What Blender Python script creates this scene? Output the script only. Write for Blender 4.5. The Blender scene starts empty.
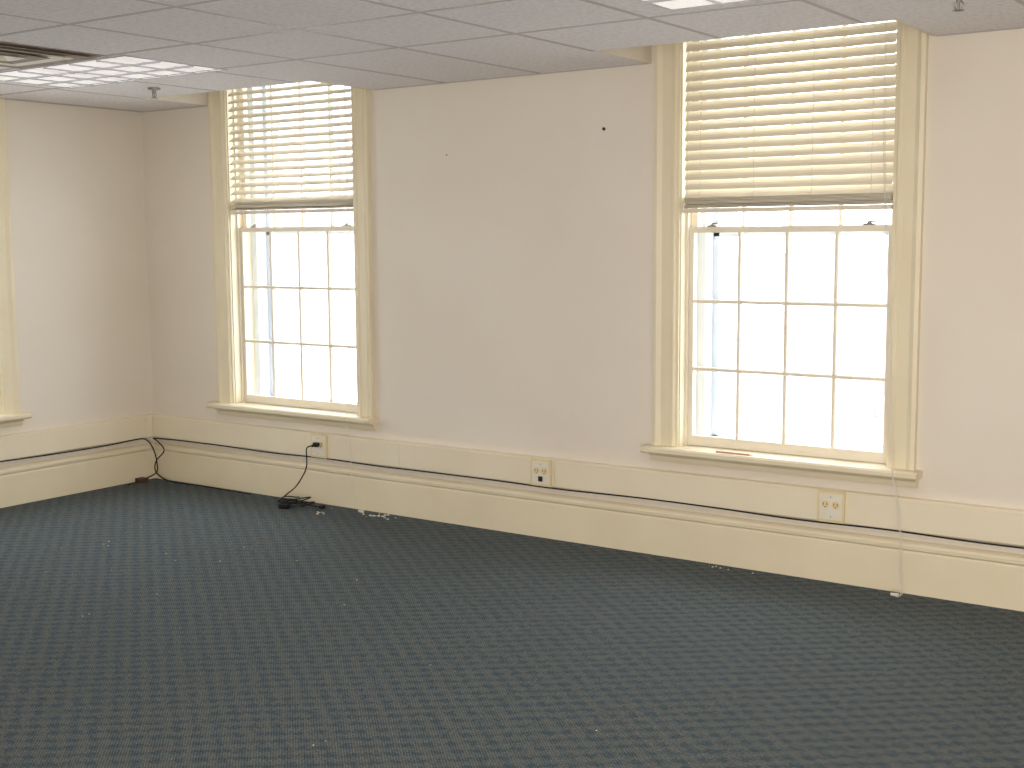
import bpy, bmesh, math, random
from mathutils import Vector, Matrix
random.seed(7)
scene=bpy.context.scene
try:
    scene.view_settings.view_transform='Standard'; scene.view_settings.look='None'
except Exception as e: print(e)
H=2.3756; RT=.424; RB=.279; BT=.236; SILL=.548
XR=9.2; YB=-7.6; TH=.36; DK=2.78
OW=1.022; CAS=.128; WTOP=2.64
D=.51
W1=.785; W2=3.871; WL0=-2.146   # opening starts

def lin(c): 
    c=c/255.; return c/12.92 if c<=.04045 else ((c+.055)/1.055)**2.4
def col(r,g,b): return (lin(r),lin(g),lin(b),1)
# ------------------------------------------------------------ materials
def newmat(n):
    m=bpy.data.materials.new(n); m.use_nodes=True
    nt=m.node_tree; b=nt.nodes['Principled BSDF']; return m,nt,b
def paint(n,c1,c2=None,rough=.6,nscale=3,bump=.02,bscale=120,spec=.3,metal=0):
    m,nt,b=newmat(n)
    tc=nt.nodes.new('ShaderNodeTexCoord')
    no=nt.nodes.new('ShaderNodeTexNoise'); no.inputs['Scale'].default_value=nscale; no.inputs['Detail'].default_value=5
    nt.links.new(tc.outputs['Object'],no.inputs['Vector'])
    r=nt.nodes.new('ShaderNodeValToRGB'); r.color_ramp.elements[0].position=.35; r.color_ramp.elements[1].position=.65
    r.color_ramp.elements[0].color=c2 or c1; r.color_ramp.elements[1].color=c1
    nt.links.new(no.outputs['Fac'],r.inputs['Fac']); nt.links.new(r.outputs['Color'],b.inputs['Base Color'])
    n2=nt.nodes.new('ShaderNodeTexNoise'); n2.inputs['Scale'].default_value=bscale; n2.inputs['Detail'].default_value=3
    nt.links.new(tc.outputs['Object'],n2.inputs['Vector'])
    bp=nt.nodes.new('ShaderNodeBump'); bp.inputs['Strength'].default_value=bump*5; bp.inputs['Distance'].default_value=.002
    nt.links.new(n2.outputs['Fac'],bp.inputs['Height']); nt.links.new(bp.outputs['Normal'],b.inputs['Normal'])
    b.inputs['Roughness'].default_value=rough; b.inputs['Specular IOR Level'].default_value=spec; b.inputs['Metallic'].default_value=metal
    return m
M={}
M['wall']=paint('wall_paint',col(232,225,212),col(228,220,206),.7,1.2,.015,40)
M['trim']=paint('cream_trim_paint',col(235,225,197),col(231,220,191),.4,4,.01,40,.4)
M['race']=paint('raceway_enamel',col(238,229,205),col(235,225,200),.4,3,.01,60,.4)
M['sash']=paint('sash_paint',col(236,228,210),col(230,222,204),.45,6,.01,60,.4)
M['ext']=paint('exterior_jamb_paint',col(222,227,232),col(216,222,228),.6,5,.02,60)
M['grid']=paint('ceiling_grid_enamel',col(186,180,180),None,.5,4,.0,60)
M['steel']=paint('metal_parts',col(170,168,162),col(140,138,135),.35,8,.0,60,.5,.8)
M['black']=paint('black_rubber',col(22,22,24),col(32,32,34),.5,20,.0,60)
M['brown']=paint('brown_bakelite',col(92,70,48),col(80,60,42),.5,20,.0,60)
M['dark']=paint('dark_slot',col(50,42,36),None,.6,4,.0,60)
M['ventgrey']=paint('vent_grey',col(160,148,138),None,.6,4,.0,60)
M['white']=paint('white_plastic',col(235,230,215),col(228,222,206),.4,8,.0,60)
M['ivory']=paint('outlet_ivory',col(232,216,170),col(226,210,162),.35,8,.0,60)
M['red']=paint('red_pencil',col(208,158,138),col(200,148,128),.4,20,.0,60)
M['brick']=paint('facade_pale',col(218,208,210),col(208,196,198),.9,2,.02,20)
M['ground']=paint('ground_pale',col(215,215,215),col(200,202,200),.9,.4,.02,20)
M['foliage']=paint('bark_pale',col(172,160,168),col(160,150,156),.9,2,.02,20)
# ceiling tile
m,nt,b=newmat('ceiling_tile'); M['tile']=m
tc=nt.nodes.new('ShaderNodeTexCoord')
n1=nt.nodes.new('ShaderNodeTexNoise'); n1.inputs['Scale'].default_value=45; n1.inputs['Detail'].default_value=8; n1.inputs['Roughness'].default_value=.75
nt.links.new(tc.outputs['Object'],n1.inputs['Vector'])
r=nt.nodes.new('ShaderNodeValToRGB'); r.color_ramp.elements[0].position=.36; r.color_ramp.elements[1].position=.56
r.color_ramp.elements[0].color=col(218,213,213); r.color_ramp.elements[1].color=col(238,234,235)
nt.links.new(n1.outputs['Fac'],r.inputs['Fac']); nt.links.new(r.outputs['Color'],b.inputs['Base Color'])
bp=nt.nodes.new('ShaderNodeBump'); bp.inputs['Strength'].default_value=.5; bp.inputs['Distance'].default_value=.003
nt.links.new(n1.outputs['Fac'],bp.inputs['Height']); nt.links.new(bp.outputs['Normal'],b.inputs['Normal']); b.inputs['Roughness'].default_value=.9
# blinds: diffuse + translucency
m,nt,b=newmat('blind_slat'); M['slat']=m
b.inputs['Base Color'].default_value=col(233,224,203); b.inputs['Roughness'].default_value=.45
tr=nt.nodes.new('ShaderNodeBsdfTranslucent'); tr.inputs['Color'].default_value=col(236,224,194)
mx=nt.nodes.new('ShaderNodeMixShader'); mx.inputs['Fac'].default_value=.05
nt.links.new(b.outputs['BSDF'],mx.inputs[1]); nt.links.new(tr.outputs['BSDF'],mx.inputs[2])
nt.links.new(mx.outputs['Shader'],nt.nodes['Material Output'].inputs['Surface'])
# glass
m,nt,b=newmat('window_glass'); M['glass']=m
t=nt.nodes.new('ShaderNodeBsdfTransparent'); t.inputs['Color'].default_value=(.98,.99,1,1)
g=nt.nodes.new('ShaderNodeBsdfGlossy'); g.inputs['Roughness'].default_value=.02
mx=nt.nodes.new('ShaderNodeMixShader'); mx.inputs['Fac'].default_value=.04
nt.links.new(t.outputs['BSDF'],mx.inputs[1]); nt.links.new(g.outputs['BSDF'],mx.inputs[2])
nt.links.new(mx.outputs['Shader'],nt.nodes['Material Output'].inputs['Surface'])
# light lens
m,nt,b=newmat('troffer_lens'); M['lens']=m
b.inputs['Base Color'].default_value=col(240,240,240); b.inputs['Emission Color'].default_value=(1,.95,.90,1); b.inputs['Emission Strength'].default_value=.5
M['louver']=paint('troffer_louver',col(205,203,210),None,.35,4,0,60)
# carpet
m,nt,b=newmat('patterned_carpet'); M['carpet']=m
tc=nt.nodes.new('ShaderNodeTexCoord'); L=nt.links.new
def math_n(op,a,bb=None,c=None):
    n=nt.nodes.new('ShaderNodeMath'); n.operation=op
    for i,v in enumerate((a,bb,c)):
        if v is None: continue
        if isinstance(v,(int,float)): n.inputs[i].default_value=v
        else: L(v,n.inputs[i])
    return n.outputs[0]
def noise(scale,det):
    n=nt.nodes.new('ShaderNodeTexNoise'); n.inputs['Scale'].default_value=scale; n.inputs['Detail'].default_value=det
    L(tc.outputs['Object'],n.inputs['Vector']); return n.outputs['Fac']
sep=nt.nodes.new('ShaderNodeSeparateXYZ'); L(tc.outputs['Object'],sep.inputs[0])
X=sep.outputs[0]; Y=sep.outputs[1]
jit=math_n('MULTIPLY',math_n('SUBTRACT',noise(50,3),.5),6.0)
sx=math_n('SINE',math_n('ADD',math_n('MULTIPLY',X,2*math.pi/.10),jit))
sy=math_n('SINE',math_n('ADD',math_n('MULTIPLY',Y,2*math.pi/.08),jit))
blot=math_n('ADD',math_n('MULTIPLY',sx,sy),math_n('MULTIPLY',math_n('SUBTRACT',noise(30,4),.5),2.6))
wx=math_n('SINE',math_n('MULTIPLY',X,2*math.pi/.012)); wy=math_n('SINE',math_n('MULTIPLY',Y,2*math.pi/.012))
weave=math_n('MULTIPLY',wx,wy)
r1=nt.nodes.new('ShaderNodeValToRGB'); e=r1.color_ramp.elements
e[0].position=.20; e[0].color=col(76,91,99); e[1].position=.66; e[1].color=col(105,109,108)
L(math_n('MULTIPLY_ADD',blot,.4,.5),r1.inputs['Fac'])
r2=nt.nodes.new('ShaderNodeValToRGB'); e=r2.color_ramp.elements
e[0].position=.25; e[0].color=(.5,.5,.51,1); e[1].position=.75; e[1].color=(1.45,1.45,1.43,1)
L(math_n('ADD',math_n('MULTIPLY_ADD',weave,.24,.0),noise(130,3)),r2.inputs['Fac'])
mm=nt.nodes.new('ShaderNodeMix'); mm.data_type='RGBA'; mm.blend_type='MULTIPLY'; mm.inputs[0].default_value=1
L(r1.outputs['Color'],mm.inputs[6]); L(r2.outputs['Color'],mm.inputs[7]); L(mm.outputs[2],b.inputs['Base Color'])
b.inputs['Roughness'].default_value=.95; b.inputs['Specular IOR Level'].default_value=.08
bp=nt.nodes.new('ShaderNodeBump'); bp.inputs['Strength'].default_value=.5; bp.inputs['Distance'].default_value=.003
L(weave,bp.inputs['Height']); L(bp.outputs['Normal'],b.inputs['Normal'])

# ------------------------------------------------------------ mesh builder
class MB:
    def __init__(s): s.v=[]; s.f=[]; s.mi=[]; s.m=[]; s.sm=[]
    def mat(s,n):
        if n not in s.m: s.m.append(n)
        return s.m.index(n)
    def add(s,vs,fs,m,smooth=False,T=None):
        o=len(s.v); k=s.mat(m)
        for v in vs:
            v=Vector(v); s.v.append(T@v if T else v)
        for f in fs: s.f.append([o+i for i in f]); s.mi.append(k); s.sm.append(smooth)
    def box(s,x0,x1,y0,y1,z0,z1,m,T=None):
        vs=[(x0,y0,z0),(x1,y0,z0),(x1,y1,z0),(x0,y1,z0),(x0,y0,z1),(x1,y0,z1),(x1,y1,z1),(x0,y1,z1)]
        s.add(vs,[(0,3,2,1),(4,5,6,7),(0,1,5,4),(1,2,6,5),(2,3,7,6),(3,0,4,7)],m,False,T)
    def prism(s,prof,a0,a1,m,T=None,axis='x',smooth=False):
        n=len(prof); vs=[]
        for a in (a0,a1):
            for p,q in prof: vs.append((a,p,q) if axis=='x' else (p,q,a))
        fs=[(i,(i+1)%n,n+(i+1)%n,n+i) for i in range(n)]+[tuple(range(n))[::-1],tuple(range(n,2*n))]
        s.add(vs,fs,m,smooth,T)
    def cyl(s,c,r,h,m,axis='z',n=16,r2=None,T=None):
        r2=r if r2 is None else r2; vs=[]
        for k,(rr,a) in enumerate(((r,0),(r2,h))):
            for i in range(n):
                t=2*math.pi*i/n; p=(rr*math.cos(t),rr*math.sin(t))
                if axis=='z': vs.append((c[0]+p[0],c[1]+p[1],c[2]+a))
                elif axis=='y': vs.append((c[0]+p[0],c[1]+a,c[2]+p[1]))
                else: vs.append((c[0]+a,c[1]+p[0],c[2]+p[1]))
        fs=[(i,(i+1)%n,n+(i+1)%n,n+i) for i in range(n)]+[tuple(range(n))[::-1],tuple(range(n,2*n))]
        s.add(vs,fs,m,False,T)
    def obj(s,name,parent=None,bevel=0,loc=None):
        me=bpy.data.meshes.new(name); me.from_pydata([tuple(v) for v in s.v],[],s.f)
        for k in s.m: me.materials.append(M[k])
        for p,i,sm in zip(me.polygons,s.mi,s.sm): p.material_index=i; p.use_smooth=sm
        bm=bmesh.new(); bm.from_mesh(me); bmesh.ops.recalc_face_normals(bm,faces=bm.faces); bm.to_mesh(me); bm.free()
        o=bpy.data.objects.new(name,me); scene.collection.objects.link(o)
        if parent: o.parent=parent
        if bevel:
            bv=o.modifiers.new('bevel','BEVEL'); bv.width=bevel; bv.segments=2; bv.limit_method='ANGLE'
        return o
def empty(n,T=None):
    e=bpy.data.objects.new(n,None); e.empty_display_size=.1; scene.collection.objects.link(e)
    if T: e.matrix_world=T
    return e
def smoothpath(pts,k=8):
    P=[Vector(p) for p in pts]; out=[]
    for i in range(len(P)-1):
        p0=P[max(i-1,0)];p1=P[i];p2=P[i+1];p3=P[min(i+2,len(P)-1)]
        for j in range(k):
            t=j/k
            out.append(.5*((2*p1)+(p2-p0)*t+(2*p0-5*p1+4*p2-p3)*t*t+(3*p1-p0-3*p2+p3)*t**3))
    out.append(P[-1]); return out
def tube(mb,pts,r,m,n=8,k=8):
    P=smoothpath(pts,k); vs=[]; fs=[]
    for i,p in enumerate(P):
        d=(P[min(i+1,len(P)-1)]-P[max(i-1,0)]).normalized()
        a=d.cross(Vector((0,0,1))); 
        if a.length<.05: a=d.cross(Vector((0,1,0)))
        a.normalize(); b=d.cross(a)
        for j in range(n):
            t=2*math.pi*j/n; vs.append(p+a*r*math.cos(t)+b*r*math.sin(t))
    for i in range(len(P)-1):
        for j in range(n):
            fs.append((i*n+j,i*n+(j+1)%n,(i+1)*n+(j+1)%n,(i+1)*n+j))
    fs.append(tuple(range(n))); fs.append(tuple(range(len(P)*n-n,len(P)*n)))
    mb.add(vs,fs,m,True)

# ------------------------------------------------------------ room shell
zo=SILL-.03
def wall_with_openings(name,length0,length1,ops,T):
    w=MB(); cur=length0
    for a in ops:
        w.box(cur,a,0,TH,-.05,DK,'wall',T); w.box(a,a+OW,0,TH,-.05,zo,'wall',T); w.box(a,a+OW,0,TH,WTOP,DK,'wall',T)
        cur=a+OW
    w.box(cur,length1,0,TH,-.05,DK,'wall',T)
    return w.obj(name)
I=Matrix.Identity(4)
TL=Matrix(((0,-1,0,0),(1,0,0,0),(0,0,1,0),(0,0,0,1)))
wall_with_openings('wall_back',-.0,XR,[W1,W2],I)
wall_with_openings('wall_left',YB,TH,[WL0],TL)
w=MB(); w.box(XR,XR+.15,YB,TH,-.05,DK,'wall'); w.obj('wall_right')
w=MB(); w.box(-TH,XR+.15,YB-.15,YB,-.05,DK,'wall'); w.obj('wall_front')
w=MB(); w.box(0,XR,YB,0,-.05,0,'carpet'); w.obj('floor')
N1=(W1-CAS-.022,1.98); N2=(W2-CAS-.045,W2+OW+CAS+.034)
c=MB(); t=.018
c.box(0,XR,YB,-D,H,H+t,'tile')
for a,bb in ((0,N1[0]),(N1[1],N2[0]),(N2[1],XR)): c.box(a,bb,-D+.0,0,H,H+t,'tile')
# light-coloured liner of the recesses in front of the window heads (set just inside the notch)
for n in (N1,N2):
    c.box(n[0]+.001,n[0]+.014,-D+.001,-.001,H-.0005,DK,'wall'); c.box(n[1]-.014,n[1]-.001,-D+.001,-.001,H-.0005,DK,'wall')
    c.box(n[0]+.014,n[1]-.014,-D+.001,-D+.014,H-.0005,DK,'wall')
c.box(-TH,XR+.15,YB-.15,TH,DK,DK+.05,'wall')
c.obj('ceiling')
g=MB()
def notch_skip_x(x): return [n for n in (N1,N2) if n[0]<x<n[1]]
hw=.010; zg=H-.0015
xs=[1.87+.61*k for k in range(-3,13)]; ys=[-1.12-.61*k for k in range(-1,11)]
for x in xs:
    y1=-D if notch_skip_x(x) else 0
    g.box(x-hw,x+hw,YB,y1,zg,H+.001,'grid')
for y in ys:
    if y>-D-.001: continue
    g.box(0,XR,y-hw,y+hw,zg-.0004,H+.001,'grid')
for a,bb in ((0,N1[0]),(N1[1],N2[0]),(N2[1],XR)): g.box(a,bb,-.018,0,zg-.0008,H+.001,'grid')
g.box(0,.018,YB,0,zg-.0008,H+.001,'grid')
g.obj('trim_1')

bprof=[(0,0),(-.022,0),(-.022,BT-.055),(-.019,BT-.045),(-.030,BT-.036),(-.032,BT-.022),(-.026,BT-.012),(-.012,BT-.003),(0,BT)]
w=MB(); w.prism(bprof,0,XR,'trim'); w.obj('baseboard_back')
w=MB(); w.prism(bprof,YB,0,'trim',TL); w.obj('baseboard_left')
w=MB(); w.prism([(0-p,q) for p,q in bprof],YB,0,'trim',Matrix(((0,1,0,XR),(1,0,0,0),(0,0,1,0),(0,0,0,1)))@Matrix.Diagonal((1,-1,1,1))); w.obj('baseboard_right')

rd=.042
rprof=[(0,RB),(-rd+.004,RB),(-rd,RB+.005),(-rd,RT-.006),(-rd+.006,RT),(0,RT)]
def raceway(name,a0,a1,seams,T):
    w=MB(); cuts=[a0]+seams+[a1]
    for i in range(len(cuts)-1): w.prism(rprof,cuts[i]+.0012,cuts[i+1]-.0012,'race',T)
    w.box(a0,a1,-rd+.004,0,RB+.003,RT-.003,'trim',T)
    w.box(a0,a1,-rd-.0012,-rd+.002,RT-.017,RT-.014,'trim',T)
    return w.obj(name)
raceway('trim_2',0,XR-.001,[.06,1.42,2.14,3.18,4.72,6.2,7.8],I)
raceway('trim_3',YB,-rd-.002,[-5.5,-4,-2.5,-.10],TL)

# ------------------------------------------------------------ windows
def window(name,a,T,sr=1.625):
    e=empty(name)
    b0=a; b1=a+OW
    def P(mirror,x):
        pr=[(0,0),(0,-.030),(.018,-.034),(.030,-.026),(.040,-.020),(.088,-.018),(.094,-.026),(.108,-.026),(.116,-.014),(CAS,-.012),(CAS,0)]
        return [((x+p) if not mirror else (x-p),q) for p,q in pr]
    w=MB()
    w.prism(P(False,b0-CAS),SILL-.005,WTOP+.0,'trim',T,'z'); w.prism(P(True,b1+CAS),SILL-.005,WTOP,'trim',T,'z')
    w.box(b0-CAS,b1+CAS,-.03,0,WTOP,WTOP+.12,'trim',T)
    w.obj('casing',e,.001)
    w=MB()
    w.prism([(.08,SILL-.032),(-.085,SILL-.032),(-.094,SILL-.024),(-.094,SILL-.008),(-.086,SILL),(.08,SILL)],b0-CAS-.035,b1+CAS+.03,'trim',T)
    w.prism([(0,SILL-.078),(-.020,SILL-.078),(-.026,SILL-.066),(-.030,SILL-.05),(-.046,SILL-.04),(-.048,SILL-.032),(0,SILL-.032)],b0-CAS-.015,b1+CAS+.012,'trim',T)
    w.obj('stool_and_apron',e)
    w=MB()
    w.box(b0-.001,b0+.006,0,.17,SILL,WTOP,'trim',T); w.box(b1-.006,b1+.001,0,.17,SILL,WTOP,'trim',T)
    w.box(b0,b1,0,.17,WTOP-.02,WTOP+.001,'trim',T)
    w.box(b0+.006,b0+.018,.046,.060,SILL,WTOP,'sash',T); w.box(b1-.018,b1-.006,.046,.060,SILL,WTOP,'sash',T)
    w.box(b0-.001,b0+.05,.17,TH+.02,SILL-.03,WTOP,'ext',T); w.box(b1-.05,b1+.001,.17,TH+.02,SILL-.03,WTOP,'ext',T)
    w.box(b0,b1,.08,TH+.06,SILL-.06,SILL-.012,'ext',T); w.box(b0,b1,.17,TH,WTOP-.05,WTOP,'ext',T)
    w.box(b0+.05,b0+.08,.255,.275,SILL,WTOP-.05,'ext',T); w.box(b1-.08,b1-.05,.255,.275,SILL,WTOP-.05,'ext',T)
    w.box(b0+.05,b1-.05,.255,.275,sr-.045,sr-.015,'ext',T); w.box(b0+.05,b1-.05,.255,.275,SILL,SILL+.03,'ext',T)
    w.obj('jamb',e)
    def sash(nm,z0,z1,y0,y1,top,bot,rows):
        w=MB(); s=.034; x0=b0+.007; x1=b1-.007
        w.box(x0,x0+s,y0,y1,z0,z1,'sash',T); w.box(x1-s,x1,y0,y1,z0,z1,'sash',T)
        w.box(x0+s,x1-s,y0,y1,z1-top,z1,'sash',T); w.box(x0+s,x1-s,y0,y1,z0,z0+bot,'sash',T)
        gx0=x0+s; gx1=x1-s; gz0=z0+bot; gz1=z1-top; mw=.0080; ym=(y0+y1)/2
        for i in range(1,4):
            x=gx0+(gx1-gx0)*i/4
            w.prism([(x-mw,y0+.004),(x-.003,y0),(x+.003,y0),(x+mw,y0+.004),(x+mw,y1-.008),(x-mw,y1-.008)],gz0,gz1,'sash',T,'z')
        for i in range(1,rows):
            z=gz0+(gz1-gz0)*i/rows
            w.prism([(y0+.003,z-mw),(y0-.001,z-.003),(y0-.001,z+.003),(y0+.003,z+mw),(y1-.008,z+mw),(y1-.008,z-mw)],gx0,gx1,'sash',T)
        w.obj(nm,e)
        w=MB(); w.box(gx0-.004,gx1+.004,ym-.001,ym+.001,gz0-.004,gz1+.004,'glass',T); w.obj(nm+'_glass',e)
    sash('lower_sash',SILL+.002,sr,.061,.096,.028,.048,3)
    sash('upper_sash',sr-.028,WTOP-.021,.099,.133,.04,.028,3)
    w=MB()
    for fx in (.13,.87):
        x=b0+OW*fx
        w.box(x-.024,x+.024,.064,.092,sr,sr+.007,'steel',T); w.cyl((x,.078,sr+.007),.010,.008,'steel',T=T); w.box(x-.004,x+.026,.071,.078,sr+.012,sr+.018,'steel',T)
    w.obj('sash_lock',e)
    return e
window('window_1',W1,I,1.632); window('window_2',W2,I,1.602); window('window_3',WL0,TL)

# ------------------------------------------------------------ blinds
def blind(a,T,tilt,seed,BL):
    rnd=random.Random(seed)
    w=MB(); x0=a+.018; x1=a+OW-.008; yc=.016
    pitch=.0455; z=BL+.085; hwid=.0265
    def slat(z,tl,sag=0,yo=0):
        n=5; up=[];dn=[]
        for i in range(n):
            s=-1+2*i/(n-1); cy=s*hwid; cz=.0035*(1-s*s)
            y=cy*math.cos(tl)-cz*math.sin(tl); zz=cy*math.sin(tl)+cz*math.cos(tl)
            up.append((yc+yo+y,z+zz+.0012)); dn.append((yc+yo+y,z+zz-.0012))
        w.prism(up+dn[::-1],x0+rnd.uniform(0,.002),x1-rnd.uniform(0,.002),'slat',T)
    ztop=2.50
    while z<ztop:
        slat(z,tilt+rnd.uniform(-.03,.03)); z+=pitch
    w.box(x0,x1,yc-.026,yc+.026,z-.012,z+.030,'slat',T)
    for k in range(9): slat(BL+.024+k*.0058,rnd.uniform(-.06,.06),yo=rnd.uniform(-.002,.002))
    w.box(x0,x1,yc-.025,yc+.025,BL,BL+.019,'slat',T)
    for fx in (.09,.36,.64,.91):
        x=x0+(x1-x0)*fx
        for yy in (yc-.0275,yc+.0275): w.box(x-.0009,x+.0009,yy-.0006,yy+.0006,BL+.005,z,'slat',T)
    return w.obj('window_blind')
blind(W1,I,math.radians(33),1,1.712); blind(W2,I,math.radians(57),2,1.668); blind(WL0,TL,math.radians(55),3,1.70)
def cord(pts,r=.0016):
    w=MB(); tube(w,pts,r,'white',6)
    p=[Vector(q)+Vector((.006,0,0)) for q in pts]; tube(w,p,r*.8,'white',6)
    q=pts[-1]
    w.cyl((q[0]-.035,q[1],.010),.006,.034,'white','x',10,.010)
    w.obj('blind_pull_cord')
E=W2+OW-.02
cord([(E-.03,-.018,2.53),(E-.02,-.03,1.9),(E+.02,-.045,1.3),(E+.05,-.06,.8),(E+.075,-.099,.56),(E+.085,-.106,.5),(E+.115,-.10,.3),(E+.12,-.10,.12),(E+.13,-.10,.03),(E+.12,-.10,.006)])
E=W1+OW-.01
cord([(E-.03,-.018,2.53),(E-.028,-.02,1.6),(E-.02,-.035,1.0),(E+.0,-.098,.56),(E+.01,-.105,.5),(E+.03,-.10,.3),(E+.04,-.10,.12),(E+.07,-.10,.03),(E+.11,-.09,.006)],.0010)

# ------------------------------------------------------------ outlets
def outlet(x,z,kind='duplex'):
    w=MB(); y=-rd-.002
    w.box(x-.062,x+.062,y-.012,y,z-.070,z+.070,'ivory'); 
    w.box(x-.052,x+.052,y-.014,y-.012,z-.058,z+.058,'white')
    for dx in (-.024,.024):
        w.cyl((x+dx,y-.018,z+.010),.0185,.004,'ivory','y',20)
        w.box(x+dx-.009,x+dx-.006,y-.0185,y-.018,z+.006,z+.019,'dark'); w.box(x+dx+.006,x+dx+.009,y-.0185,y-.018,z+.006,z+.019,'dark')
        w.cyl((x+dx,y-.0185,z+.0),.003,.0006,'dark','y',10)
    if kind=='data':
        w.box(x-.010,x+.012,y-.022,y-.014,z-.044,z-.018,'dark')
    w.cyl((x,y-.0155,z+.045),.003,.002,'steel','y',10)
    if kind!='data': w.cyl((x,y-.0155,z-.045),.003,.002,'steel','y',10)
    return w.obj('wall_outlet',None,.0015)
outlet(1.535,.352); outlet(3.105,.350,'data'); outlet(4.663,.352)

# ------------------------------------------------------------ cables
zc=RB+.002
w=MB()
pts=[(.05,-.05,zc-.01)]
x=.3
rn=random.Random(3)
while x<XR-.2:
    pts.append((x,-.048+rn.uniform(-.002,.001),zc+rn.uniform(-.008,.002))); x+=.42
pts.append((XR-.02,-.05,zc))
tube(w,pts,.0037,'black')
pts=[(.05,YB+.05,zc)]
y=YB+.4
while y<-.2: pts.append((.05+rn.uniform(-.001,.003),y,zc+rn.uniform(-.008,.002))); y+=.4
pts+=[(.05,-.16,zc),(.055,-.10,zc-.02),(.06,-.06,zc-.08),(.09,-.06,.12),(.10,-.08,.05),(.05,-.18,.008),(.10,-.30,.007)]
tube(w,pts,.0040,'black')
tube(w,[(.05,-.05,zc-.01),(.10,-.05,zc-.03),(.16,-.055,.2),(.07,-.05,.12),(.08,-.06,.05),(.22,-.07,.008),(.5,-.06,.007),(.8,-.07,.007),(.98,-.08,.007)],.0040,'black')
w.box(.04,.10,-.20,-.14,.0,.028,'brown')
w.obj('black_cable')
w=MB()
px=1.535; pz=.362; py=-rd-.021
w.box(px-.014,px+.016,py-.026,py+.0,pz-.012,pz+.012,'black'); w.cyl((px,py-.045,pz-.003),.0075,.02,'black','y',10)
pts=[(px,py-.04,pz-.003),(px-.03,py-.06,pz-.02),(px-.045,-.11,.24),(px-.09,-.10,.17),(px-.15,-.10,.10),(px-.22,-.10,.05),(px-.27,-.11,.012)]
pts+=[(1.28,-.14,.007),(1.36,-.12,.007),(1.44,-.09,.012)]
for k in range(22):
    t=k*1.15; rr=.045+.028*math.sin(k*1.7)
    pts.append((1.44+rr*1.3*math.cos(t)+.02*math.sin(k),-.17+rr*math.sin(t)*1.7,.008+.0022*k+.004*math.sin(k*2.3)))
pts+=[(1.55,-.16,.02),(1.62,-.13,.008)]
tube(w,pts,.0037,'black',8,6)
w.box(1.40,1.46,-.26,-.225,.0,.025,'black')
w.box(1.61,1.635,-.14,-.115,0,.02,'black')
w.obj('power_cord',None)

# ------------------------------------------------------------ small things
def speck_(w,c,r,m):
    vs=[(c[0]+r,c[1],c[2]),(c[0]-r*.8,c[1]+r*.5,c[2]),(c[0]-r*.6,c[1]-r*.7,c[2]+.0),(c[0],c[1],c[2]+r*.7),(c[0]+.3*r,c[1]+r*.9,c[2]+r*.2)]
    w.add(vs,[(0,4,3),(4,1,3),(1,2,3),(2,0,3),(0,2,1,4)],m)
w=MB(); rn=random.Random(11)
def speck(x,y,s): speck_(w,(x,y,.0005),s,'white')
for k in range(24):
    x=rn.gauss(1.75,.40); y=rn.gauss(-1.5,.42)
    if 0.1<x<8 and -4<y<-.1: speck(x,y,rn.uniform(.002,.005))
for k in range(10): speck(rn.uniform(1.4,5.5),rn.uniform(-3,-.1),rn.uniform(.002,.004))
for k in range(20): speck(2.02+rn.gauss(0,.05),-.10+rn.gauss(0,.02),rn.uniform(.004,.012))
for k in range(8): speck(1.70+rn.gauss(0,.02),-.2+rn.gauss(0,.03),rn.uniform(.003,.009))
for k in range(6): speck(4.18+rn.gauss(0,.06),-.08+rn.gauss(0,.02),rn.uniform(.003,.008))
w.obj('carpet_debris')
w=MB()
for q in ((3.449,2.083),(2.474,1.999)):
    r_=.008 if q[0]==3.449 else .003
    w.cyl((q[0],-.006,q[1]),r_,.008,'dark','y',10)
w.obj('nail')
w=MB(); w.cyl((4.10,-.06,SILL+.004),.004,.17,'red','x',6); w.cyl((4.27,-.06,SILL+.004),.004,.02,'white','x',6,.001)
w.obj('pencil')

def sprinkler(x,y):
    w=MB(); z=H-.006
    w.cyl((x,y,z-.006),.032,.009,'steel',n=24,r2=.034)
    w.cyl((x,y,z-.025),.010,.02,'steel'); w.cyl((x,y,z-.048),.004,.026,'steel')
    for sgn in (-1,1): tube(w,[(x+sgn*.006,y,z-.02),(x+sgn*.016,y,z-.034),(x+sgn*.006,y,z-.05)],.0025,'steel',6,4)
    n=12
    for k in range(n):
        t=2*math.pi*k/n; R=Matrix.Translation((x,y,z-.052))@Matrix.Rotation(t,4,'Z')
        w.box(0,.020,-.0035,.0035,0,.0015,'steel',R)
    w.cyl((x,y,z-.052),.010,.003,'steel')
    w.obj('fire_sprinkler')
sprinkler(1.12,-.82); sprinkler(5.40,-.90)

def troffer(x0,y0):
    x1=x0+1.22; y1=y0+.61; zb=H-.004
    e=empty('ceiling_light')
    w=MB(); f=.014
    w.box(x0,x1,y0,y0+f,zb,H+.0,'louver');w.box(x0,x1,y1-f,y1,zb,H,'louver');w.box(x0,x0+f,y0+f,y1-f,zb,H,'louver');w.box(x1-f,x1,y0+f,y1-f,zb,H,'louver')
    w.obj('frame',e)
    w=MB(); w.box(x0+f,x1-f,y0+f,y1-f,H-.0015,H-.0005,'lens'); w.obj('lens',e)
    w=MB()
    nx,ny=6,3
    for i in range(1,nx):
        x=x0+f+(x1-x0-2*f)*i/nx
        w.box(x-.005,x+.005,y0+f,y1-f,H-.010,H-.002,'louver')
    for i in range(1,ny):
        y=y0+f+(y1-y0-2*f)*i/ny
        w.prism([(y-.012,H-.002),(y-.004,H-.010),(y+.004,H-.010),(y+.012,H-.002)],x0+f,x1-f,'louver')
    w.obj('louver',e)
    return e
tp=[(.76,-1.69),(4.46,-1.83),(.65,-4.78),(4.31,-4.78),(7.36,-3.56)]
for p in tp: troffer(*p)
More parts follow.
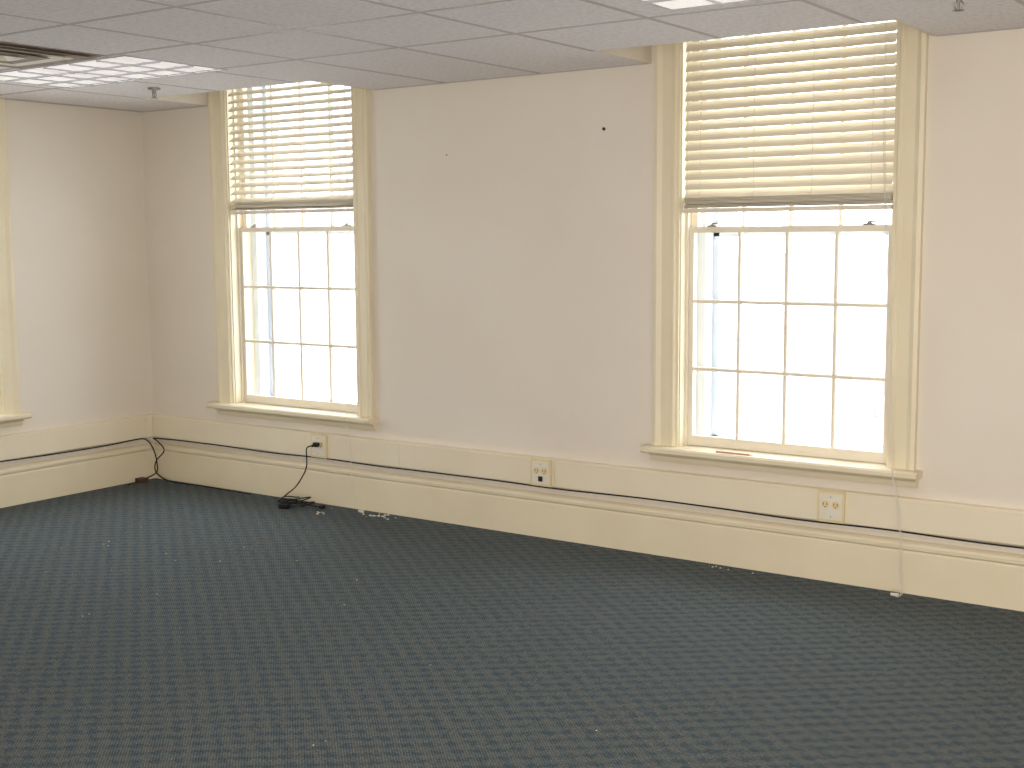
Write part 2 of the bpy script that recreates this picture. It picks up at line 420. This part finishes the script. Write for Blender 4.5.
x0,y0=1.30,-2.35; w=MB()
cx,cy=x0+.305,y0+.305
w.box(x0,x0+.61,y0,y0+.61,H-.003,H,'ventgrey')
for k in range(4):
    a=.28-k*.07; bq=a-.045; z0=H-.006-.002*k; z1=z0-.010
    for j in range(4):
        R=Matrix.Translation((cx,cy,0))@Matrix.Rotation(j*math.pi/2,4,'Z')
        w.add([(-a,-a,z1),(a,-a,z1),(bq,-bq,z0+.004),(-bq,-bq,z0+.004),(-a,-a,z1+.002),(a,-a,z1+.002),(bq,-bq,z0+.006),(-bq,-bq,z0+.006)],
              [(0,1,2,3),(4,5,6,7),(0,1,5,4),(1,2,6,5),(2,3,7,6),(3,0,4,7)],'ventgrey' if k%2==0 else 'white',False,R)
w.obj('ceiling_vent')

# ------------------------------------------------------------ exterior
GZ=-4.0
w=MB(); w.box(-60,60,.6,60,GZ-.1,GZ,'ground'); w.obj('ground')
w=MB()
w.box(-26,-8,16,26,GZ,5.5,'brick')
for i in range(6):
    for j in range(3): w.box(-25+i*2.9,-23.7+i*2.9,15.93,16.0,GZ+1.2+j*3,GZ+3.0+j*3,'ext')
w.box(-26.3,-7.7,15.7,26.3,5.5,5.9,'ext')
w.box(-5,9,22,30,GZ,1.2,'brick')
w.prism([(21.6,1.2),(26,3.4),(30.4,1.2)],-5.4,9.4,'ext')
w.obj('neighbouring_building')
rn=random.Random(5)
def branch(p,d,l,r,depth):
    q=p+d*l; tube(w,[p,(p+q)/2+Vector((rn.uniform(-.05,.05)*l,0,0)),q],r,'foliage',5,2)
    if depth>0:
        for k in range(3):
            nd=(d+Vector((rn.uniform(-.7,.7),rn.uniform(-.7,.7),rn.uniform(-.1,.5)))).normalized(); branch(q,nd,l*.68,r*.55,depth-1)
w=MB(); branch(Vector((-.3,15,GZ)),Vector((0,0,1)),1.6,.07,4); w.obj('bare_tree')

# ------------------------------------------------------------ lights
wd=bpy.data.worlds.new('sky'); scene.world=wd; wd.use_nodes=True
nt=wd.node_tree; bg=nt.nodes['Background']; bg.inputs['Color'].default_value=(.94,.965,1,1); bg.inputs['Strength'].default_value=7.0
def area(n,loc,target,sx,sy,en,c):
    l=bpy.data.lights.new(n,'AREA'); l.shape='RECTANGLE'; l.size=sx; l.size_y=sy; l.energy=en; l.color=c
    o=bpy.data.objects.new(n,l); scene.collection.objects.link(o); o.location=loc
    o.rotation_euler=(Vector(target)-Vector(loc)).to_track_quat('-Z','Y').to_euler(); return o
for i,p in enumerate(tp):
    area('troffer_lamp',(p[0]+.61,p[1]+.305,H-.035),(p[0]+.61,p[1]+.305,0),1.1,.5,(2.5 if i in(0,2) else 5),(1,.92,.84))
area('rear_fill_light',(7.8,YB+.5,1.1),(5.4,0,1.7),3.0,1.8,140,(1,.91,.82))  # added fill lamp behind the camera; the wall there has no window
area('ceiling_fill_light',(6.6,-5.9,.9),(4.6,-3.2,H),.8,.8,72,(1,.92,.86))  # unseen uplight added to brighten the ceiling, not a room fixture

# ------------------------------------------------------------ camera
yaw,pit,roll,f=.6125,-.1131,-.0068,1274.95
fw=Vector((-math.sin(yaw)*math.cos(pit),math.cos(yaw)*math.cos(pit),math.sin(pit)))
rr=Vector((math.cos(yaw),math.sin(yaw),0)); uu=rr.cross(fw)
r2=rr*math.cos(roll)+uu*math.sin(roll); u2=-rr*math.sin(roll)+uu*math.cos(roll)
cd=bpy.data.cameras.new('camera'); cd.sensor_width=36; cd.lens=f/1024*36; cd.clip_end=300
co=bpy.data.objects.new('camera',cd); scene.collection.objects.link(co)
R=Matrix((r2,u2,-fw)).transposed().to_4x4(); R.translation=Vector((6.718,-5.451,1.55)); co.matrix_world=R
scene.camera=co
